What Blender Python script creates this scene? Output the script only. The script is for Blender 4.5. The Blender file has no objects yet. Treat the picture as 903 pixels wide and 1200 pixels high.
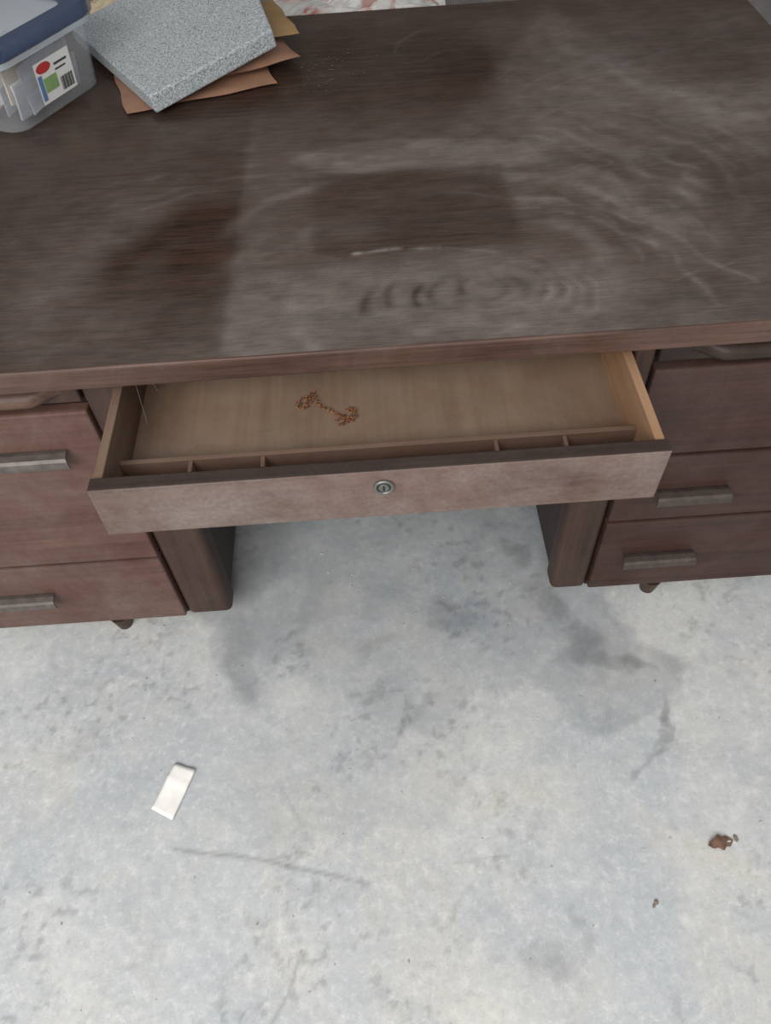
import bpy, math, random, bmesh
import numpy as np
from mathutils import Vector, Matrix
random.seed(3)
S=bpy.context.scene
S.view_settings.view_transform='Standard'
def link(o,parent=None):
    S.collection.objects.link(o)
    if parent: o.parent=parent
    return o
def empty(n):
    return link(bpy.data.objects.new(n,None))
# ---------------- camera
cam=bpy.data.cameras.new('camera'); co=link(bpy.data.objects.new('camera',cam))
p=math.radians(52.4)
fw=Vector((0,math.cos(p),-math.sin(p))); up=Vector((0,math.sin(p),math.cos(p))); X=Vector((1,0,0))
c,s=.9976,.0691
cx=c*X-s*up; cy=s*X+c*up
M=Matrix((cx,cy,-fw)).transposed().to_4x4(); M.translation=Vector((0,-.809,1.448)); co.matrix_world=M
cam.sensor_fit='VERTICAL'; cam.sensor_height=24; cam.lens=18; cam.clip_start=.02
S.camera=co
# ---------------- numpy noise
_rg={}
def vnoise(x,y,seed):
    if seed not in _rg: _rg[seed]=np.random.RandomState(seed).rand(256,256)
    r=_rg[seed]
    xi=np.floor(x).astype(int); yi=np.floor(y).astype(int)
    fx=x-xi; fy=y-yi; fx=fx*fx*(3-2*fx); fy=fy*fy*(3-2*fy)
    a=r[xi%256,yi%256]; b=r[(xi+1)%256,yi%256]; d=r[xi%256,(yi+1)%256]; e=r[(xi+1)%256,(yi+1)%256]
    return (a*(1-fx)+b*fx)*(1-fy)+(d*(1-fx)+e*fx)*fy
def fbm(x,y,sc,o=4,seed=0,st=(1,1)):
    t=0;a=.5;n=0
    for i in range(o):
        t=t+a*vnoise(x*sc*st[0]+17.3*i,y*sc*st[1]+5.1*i,seed+i); n+=a; a*=.55; sc*=2.03
    return t/n
def sg(v,w): return 1/(1+np.exp(-np.clip(v/w,-40,40)))
def rect(x,y,x0,x1,y0,y1,w=.006): return sg(x-x0,w)*sg(x1-x,w)*sg(y-y0,w)*sg(y1-y,w)
def blob(x,y,cx_,cy_,rx,ry,ang=0):
    a=math.radians(ang); dx=x-cx_; dy=y-cy_
    u=(dx*math.cos(a)+dy*math.sin(a))/rx; v=(-dx*math.sin(a)+dy*math.cos(a))/ry
    return u*u+v*v
def stroke(x,y,pts,w):
    best=np.full(x.shape,1e9)
    for (x0,y0),(x1,y1) in zip(pts[:-1],pts[1:]):
        L=(x1-x0)**2+(y1-y0)**2+1e-12
        t=np.clip(((x-x0)*(x1-x0)+(y-y0)*(y1-y0))/L,0,1)
        best=np.minimum(best,(x-x0-t*(x1-x0))**2+(y-y0-t*(y1-y0))**2)
    return np.exp(-best/(w*w))
def arc(x,y,cx_,cy_,r,w,a0,a1,sq=1.0,fade=.25):
    dx=x-cx_; dy=(y-cy_)/sq
    rr=np.hypot(dx,dy); an=np.degrees(np.arctan2(dy,dx))%360
    d=(an-a0)%360; L=(a1-a0)%360
    inside=(d<=L); e=np.minimum(d,L-d)/(L*fade); e=np.clip(e,0,1)
    return np.exp(-((rr-r)/w)**2)*inside*e
# ---------------- material helpers
def newmat(n):
    m=bpy.data.materials.new(n); m.use_nodes=True; nt=m.node_tree
    return m,nt,nt.nodes['Principled BSDF']
def N(nt,t,**k):
    n=nt.nodes.new(t)
    for a,b in k.items(): setattr(n,a,b)
    return n
def mix(nt,f,a,b):
    n=N(nt,'ShaderNodeMix',data_type='RGBA')
    for i,v in ((0,f),(6,a),(7,b)):
        if isinstance(v,(int,float)): n.inputs[i].default_value=v
        elif isinstance(v,tuple): n.inputs[i].default_value=(*v,1)
        else: nt.links.new(v,n.inputs[i])
    return n.outputs[2]
def mth(nt,op,a,b=0.,clamp=False):
    n=N(nt,'ShaderNodeMath',operation=op,use_clamp=clamp)
    for i,v in ((0,a),(1,b)):
        if isinstance(v,(int,float)): n.inputs[i].default_value=v
        else: nt.links.new(v,n.inputs[i])
    return n.outputs[0]
def noise(nt,scale,detail=4,rough=.55,vec=(1,1,1),dist=0.,loc=(0,0,0)):
    tc=N(nt,'ShaderNodeTexCoord'); mp=N(nt,'ShaderNodeMapping'); mp.inputs['Scale'].default_value=vec; mp.inputs['Location'].default_value=loc
    nt.links.new(tc.outputs['Object'],mp.inputs[0])
    n=N(nt,'ShaderNodeTexNoise'); n.inputs['Scale'].default_value=scale; n.inputs['Detail'].default_value=detail
    n.inputs['Roughness'].default_value=rough; n.inputs['Distortion'].default_value=dist
    nt.links.new(mp.outputs[0],n.inputs[0]); return n.outputs[0]
def ramp(nt,f,lo,hi):
    n=N(nt,'ShaderNodeMapRange'); nt.links.new(f,n.inputs[0]); n.inputs[1].default_value=lo; n.inputs[2].default_value=hi
    return n.outputs[0]
def bump(nt,b,h,st,d=.001):
    n=N(nt,'ShaderNodeBump'); n.inputs['Strength'].default_value=st; n.inputs['Distance'].default_value=d
    nt.links.new(h,n.inputs['Height']); nt.links.new(n.outputs[0],b.inputs['Normal'])
def wood(n,dark,light,dust=(.3,.25,.23),damt=.3,axis='x',rough=.5,fine=1.,loc=(0,0,0),dsc=5,patch=None,spec=.3,dlo=.35,dhi=.7):
    m,nt,b=newmat(n)
    st={'x':(1.2,30,30),'y':(30,1.2,30),'z':(30,30,1.2)}[axis]
    st2={'x':(4,160,160),'y':(160,4,160),'z':(160,160,4)}[axis]
    g=noise(nt,1.6*fine,5,.6,st,.6,loc); f=noise(nt,1.*fine,3,.7,st2,0,loc)
    v=mth(nt,'ADD',mth(nt,'MULTIPLY',ramp(nt,g,.3,.7),.6),mth(nt,'MULTIPLY',ramp(nt,f,.3,.7),.4))
    col=mix(nt,v,dark,light)
    if patch: col=mix(nt,mth(nt,'MULTIPLY',ramp(nt,noise(nt,4,4,.6,(1,1,1),.5,(5,2,1)),.42,.62),.7),col,patch)
    d=noise(nt,dsc,7,.7,(1,1,1),.4,loc); d2=noise(nt,160,3,.6)
    dm=mth(nt,'MULTIPLY',mth(nt,'MULTIPLY',ramp(nt,d,dlo,dhi),mth(nt,'ADD',.5,mth(nt,'MULTIPLY',ramp(nt,d2,.2,.7),.5))),damt,True)
    col=mix(nt,dm,col,dust)
    nt.links.new(col,b.inputs['Base Color']); b.inputs['Roughness'].default_value=rough
    b.inputs['Specular IOR Level'].default_value=spec
    bump(nt,b,f,.25,.0005); return m
def plain(n,col,rough=.5,metal=0,var=.15,sc=20):
    m,nt,b=newmat(n)
    d=noise(nt,sc,4)
    cc=mix(nt,ramp(nt,d,.3,.7),tuple(x*(1-var) for x in col),tuple(min(1,x*(1+var)) for x in col))
    nt.links.new(cc,b.inputs['Base Color']); b.inputs['Roughness'].default_value=rough; b.inputs['Metallic'].default_value=metal
    return m
# ---------------- mesh helpers
def mesh(n,vs,fs,mat,parent=None,smooth=False):
    me=bpy.data.meshes.new(n); me.from_pydata([tuple(v) for v in vs],[],fs); me.update()
    if mat: me.materials.append(mat)
    if smooth:
        me.polygons.foreach_set('use_smooth',[True]*len(me.polygons))
    return link(bpy.data.objects.new(n,me),parent)
def box(n,x0,x1,y0,y1,z0,z1,mat,parent=None,bev=.002,seg=2):
    vs=[(x,y,z) for x in(x0,x1) for y in(y0,y1) for z in(z0,z1)]
    o=mesh(n,vs,[(0,1,3,2),(4,6,7,5),(0,4,5,1),(2,3,7,6),(0,2,6,4),(1,5,7,3)],mat,parent)
    if bev:
        b=o.modifiers.new('b','BEVEL'); b.width=bev; b.segments=seg; b.limit_method='ANGLE'
    return o
def grid(n,xs,ys,z,mat,parent=None,attrs={},zf=None):
    Xg,Yg=np.meshgrid(xs,ys,indexing='ij'); nx,ny=Xg.shape
    Z=np.full(Xg.shape,float(z)) if zf is None else zf(Xg,Yg)
    co_=np.stack([Xg,Yg,Z],-1).reshape(-1,3)
    idx=np.arange(nx*ny).reshape(nx,ny)
    f=np.stack([idx[:-1,:-1],idx[1:,:-1],idx[1:,1:],idx[:-1,1:]],-1).reshape(-1,4)
    me=bpy.data.meshes.new(n); me.vertices.add(len(co_)); me.vertices.foreach_set('co',co_.ravel())
    me.loops.add(f.size); me.loops.foreach_set('vertex_index',f.ravel())
    me.polygons.add(len(f)); me.polygons.foreach_set('loop_start',np.arange(len(f))*4)
    me.update(calc_edges=True)
    for k,fn in attrs.items():
        a=me.attributes.new(k,'FLOAT','POINT'); a.data.foreach_set('value',np.clip(fn(Xg,Yg),0,1).ravel().astype(np.float32))
    me.materials.append(mat)
    return link(bpy.data.objects.new(n,me),parent)
def attr(nt,name):
    a=N(nt,'ShaderNodeAttribute',attribute_name=name); return a.outputs['Fac']
def tube(n,pts,r,mat,parent=None,cyc=False):
    cu=bpy.data.curves.new(n,'CURVE'); cu.dimensions='3D'; sp=cu.splines.new('POLY'); sp.points.add(len(pts)-1)
    for i,q in enumerate(pts): sp.points[i].co=(*q,1)
    sp.use_cyclic_u=cyc; cu.bevel_depth=r; cu.bevel_resolution=2; cu.materials.append(mat)
    return link(bpy.data.objects.new(n,cu),parent)
# =============== FLOOR
def damp_and_tone(x,y):  # damp patches plus a broad bluish darkening across the kneehole floor
    wx=x+.12*(fbm(x,y,5,5,11)-.5)*2; wy=y+.12*(fbm(x,y,5,5,21)-.5)*2
    r=np.zeros_like(x)
    for (a,b,rx,ry,an,k) in [(-.26,.12,.17,.26,0,.48),(0,.2,.5,.25,0,.45),(.33,0,.16,.13,-30,.42),(.05,-.06,.26,.16,0,.30),(-.3,-.04,.10,.16,0,.36),(.45,-.15,.10,.10,0,.28),(-.1,-.3,.25,.1,20,.12),(.4,.4,.5,.3,0,.5)]:
        r=np.maximum(r,k*sg(1-blob(wx,wy,a,b,rx,ry,an),.08))
    return r*(.45+1.1*fbm(x,y,12,5,5))
def dark(x,y):
    wx=x+.05*(fbm(x,y,14,5,31)-.5)*2; wy=y+.05*(fbm(x,y,14,5,41)-.5)*2
    r=np.zeros_like(x)
    for (a,b,rx,ry,an,k) in [(.40,-.08,.05,.05,-40,.46),(.34,.03,.035,.06,20,.42),(.45,-.13,.05,.02,-30,.40),(.50,-.24,.015,.05,-25,.46),(.47,-.31,.04,.010,40,.38),
        (.29,.17,.03,.03,0,.4),(.04,-.2,.04,.02,20,.25),(-.05,-.05,.05,.02,0,.22),(.22,-.64,.05,.03,0,.30),(.28,-.6,.015,.05,20,.25),(-.33,-.05,.03,.09,10,.28),(.12,.02,.03,.05,30,.25),
        (-.62,-.2,.06,.03,30,.15),(.55,-.12,.04,.02,-20,.2)]:
        r=np.maximum(r,k*sg(1-blob(wx,wy,a,b,rx,ry,an),.30))
    r=r*(.3+1.3*fbm(x,y,45,3,55))
    sp=sg(fbm(x,y,60,3,77)-.68,.03)*sg(fbm(x,y,5,3,78)-.52,.03)*.35
    cr=stroke(x,y+.006*(fbm(x,y,20,2,9)-.5),[(-.42,-.425),(-.256,-.454),(-.15,-.483),(-.075,-.503)],.0035)*.40
    cr+=stroke(x,y,[(-.25,-.72),(-.21,-.66),(-.19,-.60)],.003)*.3+stroke(x,y,[(-.23,-.33),(-.19,-.40),(-.17,-.44)],.003)*.2+stroke(x,y,[(.08,-.48),(.17,-.475)],.003)*.2
    return np.clip(r+sp+cr,0,1)
fm,nt,b=newmat('concrete')
n1=noise(nt,2.6,6,.6,dist=.6); n2=noise(nt,7,10,.72,dist=.6,loc=(3,1,0)); n3=noise(nt,60,6,.75); n4=noise(nt,4,7,.65,loc=(7,7,0),dist=1.); n5=noise(nt,220,3,.7); n6=noise(nt,26,8,.75,loc=(1,9,0),dist=.3)
col=mix(nt,ramp(nt,n1,.38,.62),(.435,.46,.475),(.54,.545,.525))
col=mix(nt,mth(nt,'MULTIPLY',ramp(nt,n2,.48,.64),.45),col,(.36,.385,.405))
col=mix(nt,mth(nt,'MULTIPLY',ramp(nt,n4,.50,.66),.45),col,(.58,.54,.47))
col=mix(nt,mth(nt,'MULTIPLY',ramp(nt,n6,.52,.68),.35),col,(.73,.73,.71))
col=mix(nt,mth(nt,'MULTIPLY',ramp(nt,n6,.46,.36),.28),col,(.31,.32,.33))
col=mix(nt,mth(nt,'MULTIPLY',ramp(nt,n3,.52,.68),.42),col,(.75,.75,.73))
col=mix(nt,mth(nt,'MULTIPLY',ramp(nt,n3,.45,.33),.35),col,(.31,.32,.33))
col=mix(nt,mth(nt,'MULTIPLY',ramp(nt,n5,.55,.75),.4),col,(.26,.26,.27))
col=mix(nt,attr(nt,'damp_and_tone'),col,(.18,.205,.23))
col=mix(nt,attr(nt,'dark'),col,(.10,.10,.105))
nt.links.new(col,b.inputs['Base Color']); b.inputs['Roughness'].default_value=.7
hb=mth(nt,'ADD',n2,mth(nt,'MULTIPLY',n3,.4)); bump(nt,b,hb,.35,.003)
def span(a,b_,d,lo,hi): return np.concatenate([np.linspace(lo,a,12,endpoint=False),np.arange(a,b_,d),np.linspace(b_,hi,12)])
grid('floor',span(-.95,.95,.005,-4,4),span(-.8,.5,.005,-5,2.6),0,fm,None,{'damp_and_tone':damp_and_tone,'dark':dark})
# back wall, made tall and dark to dim reflections in the desktop
wm=plain('wall_dim_tone',(.13,.12,.115),.8)
box('wall_back',-4,4,2.6,2.7,0,4,wm,None,0)
# =============== DESK
desk=empty('writing_desk')
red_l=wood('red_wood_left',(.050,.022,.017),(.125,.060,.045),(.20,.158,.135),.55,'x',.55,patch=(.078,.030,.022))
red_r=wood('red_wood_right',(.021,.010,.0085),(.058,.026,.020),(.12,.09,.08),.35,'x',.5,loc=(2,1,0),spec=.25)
dk=wood('dark_wood',(.012,.007,.006),(.036,.021,.016),(.10,.08,.07),.3,'x',.5,spec=.25)
postm=wood('post_wood',(.018,.009,.007),(.060,.029,.020),(.11,.08,.065),.35,'z',.5)
gapm=plain('dark_recess',(.010,.007,.006),.9)
edgem=wood('edge_wood',(.016,.008,.006),(.120,.060,.042),(.18,.138,.115),.35,'x',.5,1.6)
frontm=wood('dusty_front',(.050,.026,.019),(.130,.075,.056),(.215,.180,.162),.95,'x',.65,dsc=6,patch=(.125,.054,.037),dlo=.30,dhi=.68)
toprail=wood('front_top',(.014,.009,.008),(.044,.025,.020),(.10,.08,.07),.4,'x',.5)
ply=wood('plywood',(.175,.112,.073),(.270,.178,.120),(.30,.245,.195),.6,'y',.8,.7,patch=(.165,.102,.066),spec=.15)
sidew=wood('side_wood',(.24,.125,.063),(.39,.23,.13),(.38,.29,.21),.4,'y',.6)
sidel=wood('side_wood_dusty_shaded',(.10,.056,.034),(.20,.125,.08),(.22,.175,.14),.5,'y',.6)  # darker side wood: dust, plus shade painted into left side and back
tray=wood('tray_wood',(.11,.060,.04),(.20,.118,.083),(.26,.195,.15),.4,'x',.6)
# desktop top
def dust(x,y):
    wx=x+.012*(fbm(x,y,25,3,3)-.5); wy=y+.012*(fbm(x,y,25,3,4)-.5)
    ax=x+.03*(fbm(x,y,9,3,303)-.5)*2; ay=y+.03*(fbm(x,y,9,3,304)-.5)*2
    f=fbm(x,y,4,5,60); st=fbm(x,y,8,4,61,(1,4))
    d=.05+.18*(f-.45)
    edge=-.205+.012*(y-.3)
    d+=.10*sg(wx-edge,.003)*sg(.66-y,.05)*sg(.66-x,.2)
    d+=.12*sg(wx+.20,.02)*sg(-.03-x,.06)*sg(.22-y,.05)
    d-=.02*rect(wx,wy,-.30,-.205,.02,.6,.01)
    d+=.11*sg(wx-.28,.008)*sg(y-(.50-.2*(x-.28)),.01)*sg(1.0-y,.1)
    d+=.09*sg(.25-y,.12)*(f)*sg(x+.6,.1)
    d-=.05*arc(ax,ay,-.13,.13,.26,.030,95,185)
    d+=.06*arc(ax,ay,-.11,.12,.36,.05,100,200)
    r=rect(wx,wy,-.085,.24,.215,.455,.005); d=d*(1-.55*r)
    d+=.05*rect(wx,wy,-.08,.02,.25,.33,.01)
    e=sg(1-blob(wx,wy,.10,.50,.22,.060,-4),.10)*(1-r); d+=.17*e*(.4+1.*st)
    for (cx_,cy_,rr_,w_,a0,a1,k,sd) in [(.12,.16,.26,.020,15,120,.16,401),(.12,.16,.34,.024,5,95,.15,402),(.10,.14,.42,.026,0,80,.14,403),(.05,.20,.30,.016,95,170,.12,404),(.16,.14,.20,.016,-40,70,.15,405),(-.02,.05,.28,.018,70,150,.12,406),(.30,.35,.22,.018,-30,80,.10,407),(.14,.12,.26,.012,170,235,.14,408)]:
        d+=k*arc(ax,ay,cx_,cy_,rr_,w_,a0,a1,.85)*np.clip(fbm(x,y,14,4,sd,(1,1))*2.2-.4,0,1.3)*(1-.6*r)
    for i in range(8):
        d+=.12*arc(ax,ay,.16+.01*math.sin(i*3),.16,.24+.040*i+.012*math.sin(i*5),.004+.006*(i%3),-15+i*6,105-7*i,.9)*np.clip(fbm(x,y,22,4,90+i)*2.2-.65,0,1)
    for i in range(6):
        d+=.09*arc(ax,ay,.02+.02*i,.30,.42+.035*i,.005+.004*(i%2),-25,70,.75)*np.clip(fbm(x,y,22,4,110+i)*2.2-.65,0,1)
    for i in range(4):
        d+=.08*arc(ax,ay,-.15,.05,.42+.03*i,.006,60,140,.95)*np.clip(fbm(x,y,22,4,150+i)*2.2-.65,0,1)
    d+=.13*sg(1-blob(ax,ay,.13,.11,.23,.10),.25)
    brk=np.clip(fbm(x,y,20,3,71)*2.2-.45,0,1)
    for i in range(5):
        d-=.20*arc(ax*.6+x*.4,ay*.6+y*.4,.035+.032*i+.006*math.sin(i*4),.10+.010*math.sin(i*2),.052-.005*i,.0075,110,225+8*math.sin(i*3),1.0)*brk
    for i in range(4):
        d-=.11*arc(ax,ay,.15,.12,.05+.024*i,.007,-100,80,.7)*brk
        d+=.08*arc(ax,ay,.14,.10,.115+.025*i,.005,-120,60,.65)*brk
    d+=.55*stroke(x,y,[(-.02,.222),(.04,.228),(.11,.222)],.0038)*np.clip(fbm(x,y,40,3,17)*2-.4,0,1)+.12*stroke(x,y,[(.12,.222),(.2,.20)],.003)
    d+=.08*stroke(ax,ay,[(.30,.30),(.45,.18),(.5,.05)],.006)*fbm(x,y,40,3,7)*2
    d+=.08*stroke(ax,ay,[(.25,.36),(.42,.26),(.55,.10)],.005)*fbm(x,y,40,3,6)*2
    d-=.05*sg(1-blob(wx,wy,.06,.86,.30,.20),.3)
    d+=.09*sg((wx-.30)-(y-.85)*.5,.01)*sg(.55-(wx)-(y-.85)*.4,.012)*sg(y-.55,.05)
    d+=.10*sg(wx-.60,.01)*sg(y-.52-.25*(x-.6),.006)*sg(.70-y,.01)
    d+=.08*stroke(ax,ay,[(.86,.4),(.55,.7),(.45,.9)],.02)
    for i in range(40):
        rr=random.Random(i); a=rr.uniform(-.25,.75); b_=rr.uniform(.03,.95); an=rr.uniform(-.5,.9); L=rr.uniform(.03,.14)
        d+=rr.uniform(.03,.09)*stroke(ax,ay,[(a,b_),(a+L*math.cos(an),b_+L*math.sin(an))],rr.uniform(.001,.003))
    return d*(.6+.8*fbm(x,y,30,4,66,(1,1.3)))
tm,nt,b=newmat('desktop_veneer')
g=noise(nt,1.5,5,.65,(2.5,60,1),.8); f=noise(nt,1.,3,.7,(22,340,1)); big=noise(nt,2.,3,.5,(1,3,1))
v=mth(nt,'ADD',mth(nt,'MULTIPLY',ramp(nt,g,.35,.65),.45),mth(nt,'MULTIPLY',ramp(nt,f,.35,.65),.55))
col=mix(nt,v,(.003,.0018,.0014),(.056,.028,.0175))
col=mix(nt,mth(nt,'MULTIPLY',ramp(nt,big,.4,.7),.30),col,(.055,.023,.011))
at=attr(nt,'dust'); fd=noise(nt,420,2,.7)
df=mth(nt,'MULTIPLY',at,mth(nt,'ADD',.75,mth(nt,'MULTIPLY',mth(nt,'ADD',ramp(nt,fd,.3,.7),ramp(nt,f,.35,.65)),.25)),True)
col=mix(nt,df,col,(.33,.29,.268))
nt.links.new(col,b.inputs['Base Color'])
nt.links.new(mth(nt,'ADD',.24,mth(nt,'MULTIPLY',at,1.1),True),b.inputs['Roughness'])
b.inputs['Specular IOR Level'].default_value=.33
bump(nt,b,f,.07,.0004)
DX,DY=.877,1.165
box('desktop_board',-DX,DX,0,DY,.722,.7597,edgem,desk,.004,3)
grid('desktop_veneer',np.arange(-DX+.004,DX-.003,.0035),np.arange(.004,DY-.003,.0035),.76,tm,desk,{'dust':dust})
def handle(n,x0,x1,z,parent,mat,yf=.03):
    prof=[(0,.007),(-.006,.009),(-.012,.010),(-.022,.008),(-.025,.004),(-.0262,-.004),(-.025,-.011)]
    vs=[];fs=[];m_=len(prof)
    xsn=10
    for i in range(xsn+1):
        t=i/xsn
        for j,(a,h) in enumerate(prof):
            fl=.005*(j/(m_-1)); xx=x0-fl+(x1-x0+2*fl)*t
            vs.append((xx,yf+a,z+h))
    for i in range(xsn):
        for j in range(m_-1):
            q=i*m_+j; fs.append((q,q+1,q+m_+1,q+m_))
    o=mesh(n,vs,fs,mat,parent,False); sm=o.modifiers.new('s','SOLIDIFY'); sm.thickness=.003; sm.offset=0
    bv=o.modifiers.new('b','BEVEL'); bv.width=.0008; bv.segments=2; bv.limit_method='ANGLE'; bv.angle_limit=math.radians(50)
    return o
def slidepull(n,x0,x1,z,parent,mat,yf=.03):
    prof=[(0,.020),(-.014,.020),(-.024,.014),(-.027,.004),(-.022,-.004),(-.012,-.006),(-.006,-.012),(0,-.016)]
    n_=24; vs=[];fs=[];m_=len(prof)
    for i in range(n_+1):
        t=i/n_; x=x0+(x1-x0)*t; e=min(t,1-t)*(x1-x0)/.05; k=min(1,e); k=k*k*(3-2*k)
        for a,h in prof: vs.append((x,yf+.001+a*max(k,.02),z+(h if h>0 else h*k)))
    for i in range(n_):
        for j in range(m_-1):
            q=i*m_+j; fs.append((q,q+m_,q+m_+1,q+1))
    fs.append(tuple(range(m_))); fs.append(tuple(range(n_*m_+m_-1,n_*m_-1,-1)))
    return mesh(n,vs,fs,mat,parent,True)
hm=plain('aged_metal',(.075,.058,.050),.5,.4,.25,60)
hl=plain('dull_metal',(.12,.102,.094),.48,.4,.25,60)
YB=1.10
for sd,xi,xp in (('left',-.430,-.336),('right',.411,.336)):
    sg_=-1 if sd=='left' else 1
    def bx(n,a,b2,*r,**k):
        lo,hi=min(a,b2),max(a,b2); return box(n,lo,hi,*r,**k)
    bx('carcass_'+sd,xi,.85*sg_,.052,YB,.045,.722,gapm,desk)
    bx('outer_side_'+sd,.85*sg_,.862*sg_,.03,YB,.045,.722,postm,desk)
    bx('post_'+sd,xi-sg_*.001,xp,.034,.088,.042,.60,postm,desk,bev=.014,seg=4)
    bx('upper_post_'+sd,xi-sg_*.001,.378*sg_,.036,.09,.60,.722,postm,desk,bev=.004)
    bx('knee_panel_'+sd,xi,xp+sg_*.008,.08,YB,.05,.60,dk,desk)
    bx('knee_upper_'+sd,xi,.382*sg_,.09,YB,.60,.722,dk,desk)
    bx('base_rail_'+sd,xi,.85*sg_,.045,.06,.040,.052,gapm,desk)
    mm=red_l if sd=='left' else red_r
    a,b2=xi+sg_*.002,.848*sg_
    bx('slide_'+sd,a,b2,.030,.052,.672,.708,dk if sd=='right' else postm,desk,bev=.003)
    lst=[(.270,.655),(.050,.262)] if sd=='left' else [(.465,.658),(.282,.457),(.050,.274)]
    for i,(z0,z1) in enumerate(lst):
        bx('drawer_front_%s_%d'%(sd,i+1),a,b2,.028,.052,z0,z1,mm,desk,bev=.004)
    for k,(fx,fy) in enumerate(((.58 if sg_<0 else .555,.050),(.80,.12),(.50,1.0),(.80,1.0))):
        bpy.ops.mesh.primitive_cone_add(radius1=.015,radius2=.023,depth=.044,location=(sg_*fx,fy,.022)); o=bpy.context.object
        o.name='foot_%s_%d'%(sd,k+1); o.data.materials.append(postm); o.parent=desk
handle('handle_left_1',-.635,-.490,.569,desk,hl); handle('handle_left_2',-.80,-.665,.165,desk,hl)
handle('handle_right_1',.484,.609,.362,desk,hm); handle('handle_right_2',.464,.600,.163,desk,hm)
slidepull('slide_pull_left',-.66,-.450,.690,desk,edgem); slidepull('slide_pull_right',.455,.66,.690,desk,dk)
box('modesty_panel',-.34,.34,.95,.965,.15,.722,dk,desk)
# centre drawer
L,R=-.378,.370
o=mesh('drawer_front_center',[(-.380,-.168,.702),(.372,-.168,.702),(-.384,-.166,.604),(.371,-.166,.604),(-.380,-.146,.702),(.372,-.146,.702),(-.384,-.146,.604),(.371,-.146,.604)],
 [(0,2,3,1),(4,5,7,6),(0,1,5,4),(2,6,7,3),(0,4,6,2),(1,3,7,5)],frontm,desk)
o.data.materials.append(toprail); o.data.polygons[2].material_index=1
bm_=o.modifiers.new('b','BEVEL'); bm_.width=.002; bm_.segments=2
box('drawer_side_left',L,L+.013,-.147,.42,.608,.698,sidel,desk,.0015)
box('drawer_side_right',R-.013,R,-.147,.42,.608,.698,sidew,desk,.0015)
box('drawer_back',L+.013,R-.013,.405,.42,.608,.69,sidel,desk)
box('drawer_bottom',L+.012,R-.012,-.147,.41,.612,.618,ply,desk,0)
box('tray_rail',L+.013,R-.013,-.084,-.076,.618,.656,tray,desk,.001)
box('tray_floor',L+.013,R-.013,-.146,-.084,.618,.622,tray,desk,0)
box('tray_inner_front',L+.013,R-.013,-.1465,-.142,.618,.668,tray,desk,.001)
for i,x in enumerate((-.266,-.165,.16,.256)):
    box('tray_divider_%d'%(i+1),x-.003,x+.003,-.142,-.084,.620,.654,tray,desk,.001)
# lock
nick=plain('nickel',(.17,.175,.16),.45,.7,.2,200); blk=plain('keyhole_dark',(.01,.01,.01),.6)
def cyl(n,r,d,loc,mat,parent,rot=(0,0,0),v=40):
    bpy.ops.mesh.primitive_cylinder_add(radius=r,depth=d,location=loc,rotation=rot,vertices=v); o=bpy.context.object
    o.name=n; o.data.materials.append(mat); o.parent=parent
    q=o.modifiers.new('b','BEVEL'); q.width=min(r,d)*.25; q.segments=2; q.limit_method='ANGLE'; return o
H=math.pi/2
bpy.ops.mesh.primitive_torus_add(major_radius=.0115,minor_radius=.0024,location=(0,-.1695,.6705),rotation=(H,0,0)); o=bpy.context.object; o.name='lock_ring'; o.data.materials.append(nick); o.parent=desk
cyl('lock_recess',.0095,.003,(0,-.1685,.6705),blk,desk,(H,0,0))
cyl('lock_plug',.0072,.004,(0,-.1695,.6705),nick,desk,(H,0,0))
box('lock_keyhole',-.0014,.0014,-.1722,-.170,.6660,.6750,blk,desk,0)
# copper chain in drawer
cop=plain('copper',(.40,.165,.075),.4,.8,.3,100)
ch=empty('copper_chain'); pts=[]
rn=random.Random(5)
ctrl=[(-.122,.05),(-.112,.062),(-.104,.05),(-.112,.036),(-.122,.044),(-.108,.052),(-.100,.07),(-.096,.055),(-.09,.042),(-.08,.034),(-.07,.026),(-.060,.018),(-.052,.008),(-.058,-.004),(-.048,.002),(-.040,.018),(-.046,.028),(-.038,.03),(-.034,.012),(-.044,.006),(-.055,.016),(-.066,.006)]
for i in range(len(ctrl)-1):
    for k in range(6):
        t=k/6; a=ctrl[max(i-1,0)];b_=ctrl[i];c_=ctrl[i+1];d_=ctrl[min(i+2,len(ctrl)-1)]
        q=[.5*((2*b_[m])+(-a[m]+c_[m])*t+(2*a[m]-5*b_[m]+4*c_[m]-d_[m])*t*t+(-a[m]+3*b_[m]-3*c_[m]+d_[m])*t**3) for m in(0,1)]
        pts.append((q[0]+rn.uniform(-.0012,.0012),q[1]+rn.uniform(-.0012,.0012),.6205+.0015*(i%2)))
tube('strand',pts,.0007,cop,ch)
for i,q in enumerate(pts[::4]):
    a=rn.uniform(0,6.28); rr=.0024
    tube('link_%d'%i,[(q[0]+rr*math.cos(a+k)*1.4,q[1]+rr*math.sin(a+k),q[2]+.0006*math.sin(k*2+a)+.0008) for k in np.linspace(0,5.6,9)],.00045,cop,ch,True)
# cobweb strands in the left drawer corner
web=plain('cobweb',(.4,.4,.38),.8)
for i,(a,b_) in enumerate((((-.364,.08,.69),(-.352,.03,.62)),((-.364,.12,.68),(-.345,.10,.62)))):
    tube('cobweb_%d'%i,[tuple(a[m]+(b_[m]-a[m])*t-(.004*math.sin(t*3.14) if m==2 else 0) for m in range(3)) for t in np.linspace(0,1,8)],.00025,web,desk)
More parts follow.
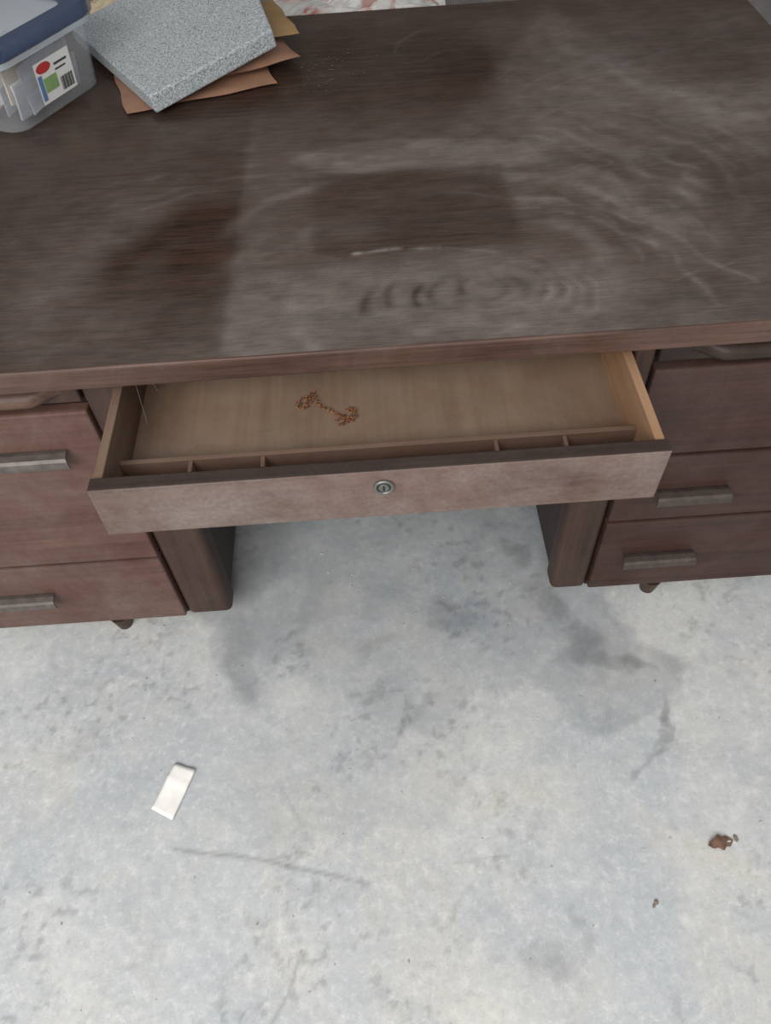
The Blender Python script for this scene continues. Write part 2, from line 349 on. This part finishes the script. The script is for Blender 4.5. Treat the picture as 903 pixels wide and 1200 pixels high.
# =============== storage bin
bin_=empty('storage_bin')
e=Vector((.488,.873,0)); nn=Vector((.873,-.488,0))
ctr=Vector((-.568,.765,0))-nn*.135
def rr_outline(hx,hy,r,k=6):
    out=[]
    for (sx,sy,a0) in ((1,1,0),(-1,1,90),(-1,-1,180),(1,-1,270)):
        for i in range(k+1):
            a=math.radians(a0+90*i/k); out.append((sx*(hx-r)+r*math.cos(a),sy*(hy-r)+r*math.sin(a)))
    return out
def loft(n,secs,mat,parent,capb=True,capt=True,place=None,smooth=True):
    vs=[];fs=[]
    for hx,hy,r,z in secs:
        for a,b2 in rr_outline(hx,hy,r):
            vs.append(place(a,b2,z))
    m_=len(vs)//len(secs)
    for i in range(len(secs)-1):
        for j in range(m_):
            q=i*m_+j; q2=i*m_+(j+1)%m_; fs.append((q,q2,q2+m_,q+m_))
    if capb: fs.append(tuple(range(m_-1,-1,-1)))
    if capt: fs.append(tuple(range((len(secs)-1)*m_,len(secs)*m_)))
    o=mesh(n,vs,fs,mat,parent,smooth)
    if smooth:
        es=o.modifiers.new('e','EDGE_SPLIT'); es.split_angle=math.radians(40)
    return o
def bp(a,b2,z):
    q=ctr+nn*a+e*b2; return (q.x,q.y,z)
cm,nt,b=newmat('clear_plastic')
b.inputs['Base Color'].default_value=(.78,.81,.84,1); b.inputs['Roughness'].default_value=.12
tr=N(nt,'ShaderNodeBsdfTransparent'); tr.inputs[0].default_value=(.97,.98,.99,1); ms=N(nt,'ShaderNodeMixShader')
fz=ramp(nt,noise(nt,6,3),.3,.7); nt.links.new(mth(nt,'ADD',.09,mth(nt,'MULTIPLY',fz,.12)),ms.inputs[0])
nt.links.new(tr.outputs[0],ms.inputs[1]); nt.links.new(b.outputs[0],ms.inputs[2])
nt.links.new(ms.outputs[0],nt.nodes['Material Output'].inputs[0])
blue=plain('blue_plastic',(.035,.055,.105),.35,0,.1)
pale,nt,b=newmat('frosted_plastic')
b.inputs['Base Color'].default_value=(.55,.60,.65,1); b.inputs['Roughness'].default_value=.25
tr=N(nt,'ShaderNodeBsdfTransparent'); tr.inputs[0].default_value=(.9,.94,.97,1); ms=N(nt,'ShaderNodeMixShader'); ms.inputs[0].default_value=.5
nt.links.new(tr.outputs[0],ms.inputs[1]); nt.links.new(b.outputs[0],ms.inputs[2]); nt.links.new(ms.outputs[0],nt.nodes['Material Output'].inputs[0])
Z=.7605
loft('bin_body',[(.118,.110,.03,Z),(.130,.124,.036,Z+.008),(.140,.134,.04,Z+.125)],cm,bin_,True,False,bp)
loft('bin_rim',[(.140,.134,.04,Z+.120),(.150,.144,.044,Z+.121),(.150,.144,.044,Z+.130),(.141,.135,.04,Z+.131)],pale,bin_,False,False,bp)
loft('lid',[(.149,.143,.044,Z+.131),(.152,.146,.045,Z+.133),(.152,.146,.045,Z+.150),(.148,.142,.043,Z+.155),(.118,.112,.04,Z+.155),(.114,.108,.04,Z+.149)],blue,bin_,False,False,bp)
loft('lid_panel',[(.116,.110,.04,Z+.149),(.112,.106,.038,Z+.150)],pale,bin_,False,True,bp)
cw=plain('paper_white',(.72,.72,.71),.7,0,.1,60); cgm=plain('card_grey',(.32,.33,.36),.7,0,.2); cb=plain('card_tan',(.50,.42,.33),.7,0,.2)
rn=random.Random(8)
for i in range(26):
    a=-.105+.0085*i; b2=rn.uniform(-.02,.02); w=rn.uniform(.06,.085); h=rn.uniform(.04,.09); t=rn.uniform(.002,.005); le=rn.uniform(-.01,.012); sk=rn.uniform(-.35,.35)
    vs=[bp(a+dz*le+da,b2+db,Z+.012+dz*h+max(0,db*sk)) for da in(0,t) for db in(-w,w) for dz in(0,1)]
    mesh('paper_%d'%i,vs,[(0,1,3,2),(4,6,7,5),(0,4,5,1),(2,3,7,6),(0,2,6,4),(1,5,7,3)],rn.choice([cw,cw,cgm,cw,cb]),bin_)
lab=plain('label_white',(.70,.70,.68),.5,0,.03); lr=plain('label_red',(.45,.03,.03),.5); lg=plain('label_green',(.22,.36,.14),.5); lk=plain('label_ink',(.05,.05,.05),.5); lb2=plain('label_blue',(.1,.2,.38),.5)
def face(a0,a1,h0,h1,off):
    out=[]
    for (b2,h) in ((a0,h0),(a1,h0),(a1,h1),(a0,h1)):
        xa=.130+(.140-.130)*(h-.008)/.117+off
        out.append(bp(xa,b2,Z+h))
    return out
def decal(n,a0,a1,h0,h1,off,mat): mesh(n,face(a0,a1,h0,h1,off),[(0,1,2,3)],mat,bin_)
la,lb=-.045,.050; l0,l1=.028,.100
decal('label',la,lb,l0,l1,.0012,lab)
ov=[]
for k in range(24):
    t=k/24*2*math.pi; A=-.022+.019*math.cos(t); h=.088+.009*math.sin(t); xa=.130+.010*(h-.008)/.117+.0018; ov.append(bp(xa,A,Z+h))
mesh('label_logo',ov,[tuple(range(24))],lr,bin_)
decal('label_photo',-.03,.005,.045,.070,.0018,lg); decal('label_band',-.042,-.032,.034,.078,.0018,lb2)
decal('label_title',.005,.04,.082,.086,.0018,lk); decal('label_title_b',.005,.034,.073,.076,.0018,lk)
for k in range(12): decal('bar_%d'%k,.012+k*.0027,.0132+k*.0027+.0006*(k%3),.034,.058,.0018,lk)
# =============== speckled slab
sm,nt,b=newmat('speckled_foam')
ns=noise(nt,330,3,.7); ns2=noise(nt,120,3,.6)
col=mix(nt,ramp(nt,ns,.40,.58),(.12,.14,.148),(.43,.46,.47)); col=mix(nt,mth(nt,'MULTIPLY',ramp(nt,ns2,.4,.7),.35),col,(.28,.31,.33))
nt.links.new(col,b.inputs['Base Color']); b.inputs['Roughness'].default_value=.8; bump(nt,b,ns,.4,.001)
A=Vector((-.386,.702,.803)); B=Vector((-.154,.845,.850))
d1=(B-A).normalized(); d2=Vector((-.47,.88,.02)); d2=(d2-d1*d2.dot(d1)).normalized(); d3=d1.cross(d2)
ln=(B-A).length; dep=.42; th=.034
vs=[A+d1*(a+(.15 if a>0 and b2>0 else 0))+d2*b2-d3*c_ for a in(0,ln) for b2 in(0,dep) for c_ in(th,0)]
o=mesh('speckled_foam_slab',vs,[(0,1,3,2),(4,6,7,5),(0,4,5,1),(2,3,7,6),(0,2,6,4),(1,5,7,3)],sm)
q=o.modifiers.new('b','BEVEL'); q.width=.004; q.segments=3
# =============== envelopes
def pillow(n,c0,ang,w,h,z,t,mat,seed,wr=.003,slope=0,parent=None):
    a=math.radians(ang); vs=[];fs=[];nx,ny=30,24
    for sgn in (1,-1):
        for i in range(nx+1):
            for j in range(ny+1):
                u=i/nx*2-1; v=j/ny*2-1
                k=(1-abs(u)**4)*(1-abs(v)**4)
                wv=(fbm(np.array([i*.09]),np.array([j*.09]),1.6,3,seed)[0]-.5)*2
                hh=max(0,k)**.6*t*.5*(1+ (wv*.5 if sgn>0 else 0))
                zz=z+t*.5+sgn*hh
                if sgn>0: zz+=.0006
                x=u*w/2+wr*math.sin(v*7+seed)*.6; y=v*h/2+wr*math.sin(u*6+seed)
                vs.append((c0[0]+x*math.cos(a)-y*math.sin(a),c0[1]+x*math.sin(a)+y*math.cos(a),zz+slope*(u+1)))
    m_=(nx+1)*(ny+1)
    for s2 in (0,1):
        for i in range(nx):
            for j in range(ny):
                q=s2*m_+i*(ny+1)+j; f=(q,q+ny+1,q+ny+2,q+1); fs.append(f if s2==0 else f[::-1])
    return mesh(n,vs,fs,mat,parent,True)
kr=plain('kraft_paper',(.255,.135,.085),.65,0,.22,14); ye=plain('manila_paper',(.28,.175,.075),.6,0,.15,14)
env=empty('envelope_stack')
pillow('kraft_envelope_a',(-.335,.885),16.5,.30,.25,.7605,.010,kr,3,parent=env)
pillow('kraft_envelope_b',(-.29,.93),24,.29,.24,.771,.024,kr,9,parent=env)
pillow('manila_envelope',(-.262,1.0),18,.26,.20,.795,.016,ye,5,parent=env)
# =============== debris
crm=plain('crumb_tan',(.20,.16,.13),.8,0,.5,400); crd=plain('dirt_crumb',(.085,.062,.048),.9,0,.5,400)
def debris(n,items,mat):
    bm2=bmesh.new()
    for (x,y,z,r) in items:
        m2=Matrix.Translation((x,y,z+r*.35))@Matrix.Rotation(rn.uniform(0,6),4,'Z')@Matrix.Diagonal((r*rn.uniform(.7,1.6),r*rn.uniform(.6,1),r*.4,1))
        bmesh.ops.create_icosphere(bm2,subdivisions=1,radius=1,matrix=m2)
    me=bpy.data.meshes.new(n); bm2.to_mesh(me); bm2.free(); me.materials.append(mat); link(bpy.data.objects.new(n,me))
it=[]
for i in range(70): it.append((rn.gauss(-.07,.05),rn.gauss(.87,.05),.7602,rn.uniform(.001,.0026)))
for i in range(70): it.append((rn.uniform(-.12,.7),rn.uniform(.03,1.0),.7602,rn.uniform(.0006,.0015)))
it=[q for q in it if q[0]>-.125]
debris('desktop_crumbs',it,crd)
it=[(rn.uniform(-.7,.8),rn.uniform(-.7,.25),0,rn.uniform(.001,.0025)) for i in range(90)]
it+=[(rn.gauss(.0,.09),rn.gauss(.12,.07),0,rn.uniform(.0015,.003)) for i in range(18)]
debris('floor_grit',it,plain('grit',(.40,.39,.37),.8,0,.5))
debris('pebble',[(.41,-.564,0,.006),(.405,-.569,0,.004)],crm)
# paper scrap
ps=[(-.436,-.268),(-.395,-.284),(-.429,-.375),(-.472,-.351)]
vs=[];fs=[]
for i in range(9):
    for j in range(13):
        u=i/8;v=j/12
        x=(ps[0][0]*(1-u)+ps[1][0]*u)*(1-v)+(ps[3][0]*(1-u)+ps[2][0]*u)*v
        y=(ps[0][1]*(1-u)+ps[1][1]*u)*(1-v)+(ps[3][1]*(1-u)+ps[2][1]*u)*v
        vs.append((x,y,.0035+.0012*math.sin(v*6+u*2)+.0008*math.sin(u*9)+ (.002 if .28<v<.36 else 0)))
for i in range(8):
    for j in range(12):
        q=i*13+j; fs.append((q,q+1,q+14,q+13))
o=mesh('paper_scrap',vs,fs,plain('scrap_paper',(.84,.82,.78),.7,0,.05,60),None,True); q=o.modifiers.new('s','SOLIDIFY'); q.thickness=.0006
# leaf
vs=[];fs=[]
for i in range(13):
    u=i/12; w=.011*math.sin(math.pi*u)**.7*(1+.25*math.sin(u*17))
    for j in (-1,0,1):
        a=.15; x=(u-.5)*.045; y=j*w
        vs.append((.546+x*math.cos(a)-y*math.sin(a),-.478+x*math.sin(a)+y*math.cos(a),.002+.004*abs(j)+.003*math.sin(u*5)))
for i in range(12):
    for j in range(2):
        q=i*3+j; fs.append((q,q+3,q+4,q+1))
o=mesh('dry_leaf',vs,fs,plain('leaf_brown',(.16,.09,.06),.7,0,.4,80),None,True); q=o.modifiers.new('s','SOLIDIFY'); q.thickness=.0008
debris('leaf_fragment',[(.575,-.472,0,.005)],crm)
# clutter behind desk
def sack(n,c0,sx,sy,sz,mat,seed):
    bm2=bmesh.new(); bmesh.ops.create_cube(bm2,size=2); bmesh.ops.subdivide_edges(bm2,edges=bm2.edges[:],cuts=28,use_grid_fill=True)
    for v in bm2.verts:
        q=v.co.copy(); n2=q.normalized()*1.25; q=q.lerp(n2,.35)
        w=(fbm(np.array([q.x*1.3+q.z]),np.array([q.y*1.3-q.z*.7]),2.2,5,seed)[0]-.5)*.5
        q=q*(1+w*.45); q.z=max(q.z,-1)
        v.co=Vector((c0[0]+q.x*sx,c0[1]+q.y*sy,c0[2]+(q.z+1)*sz))
    me=bpy.data.meshes.new(n); bm2.to_mesh(me); bm2.free(); me.materials.append(mat); return link(bpy.data.objects.new(n,me))
spm,nt,b=newmat('printed_sack'); a1=noise(nt,9,3,.6,dist=1); col=mix(nt,ramp(nt,a1,.48,.55),(.45,.43,.40),(.33,.12,.09)); a2=noise(nt,5,3); col=mix(nt,ramp(nt,a2,.4,.6),col,(.5,.5,.48)); nt.links.new(col,b.inputs['Base Color'])
sack('paper_sack',(.02,1.50,0),.24,.19,.34,spm,4)
sack('paper_sack',(-.48,1.52,0),.22,.19,.34,plain('tan_sack',(.40,.33,.22),.7),14)
# =============== light
w=bpy.data.worlds.new('world'); S.world=w; w.use_nodes=True; bg=w.node_tree.nodes['Background']; bg.inputs[0].default_value=(.98,.985,1,1); bg.inputs[1].default_value=.58
def area(n,loc,tgt,sx,sy,en,col):
    l=bpy.data.lights.new(n,'AREA'); l.shape='RECTANGLE'; l.size=sx; l.size_y=sy; l.energy=en; l.color=col
    o=link(bpy.data.objects.new(n,l)); o.location=loc; o.rotation_euler=(Vector(tgt)-Vector(loc)).to_track_quat('-Z','Y').to_euler()
area('daylight_door',(-1.2,-3.2,3.0),(0,0,.2),4,2.4,215,(1,.985,.96))
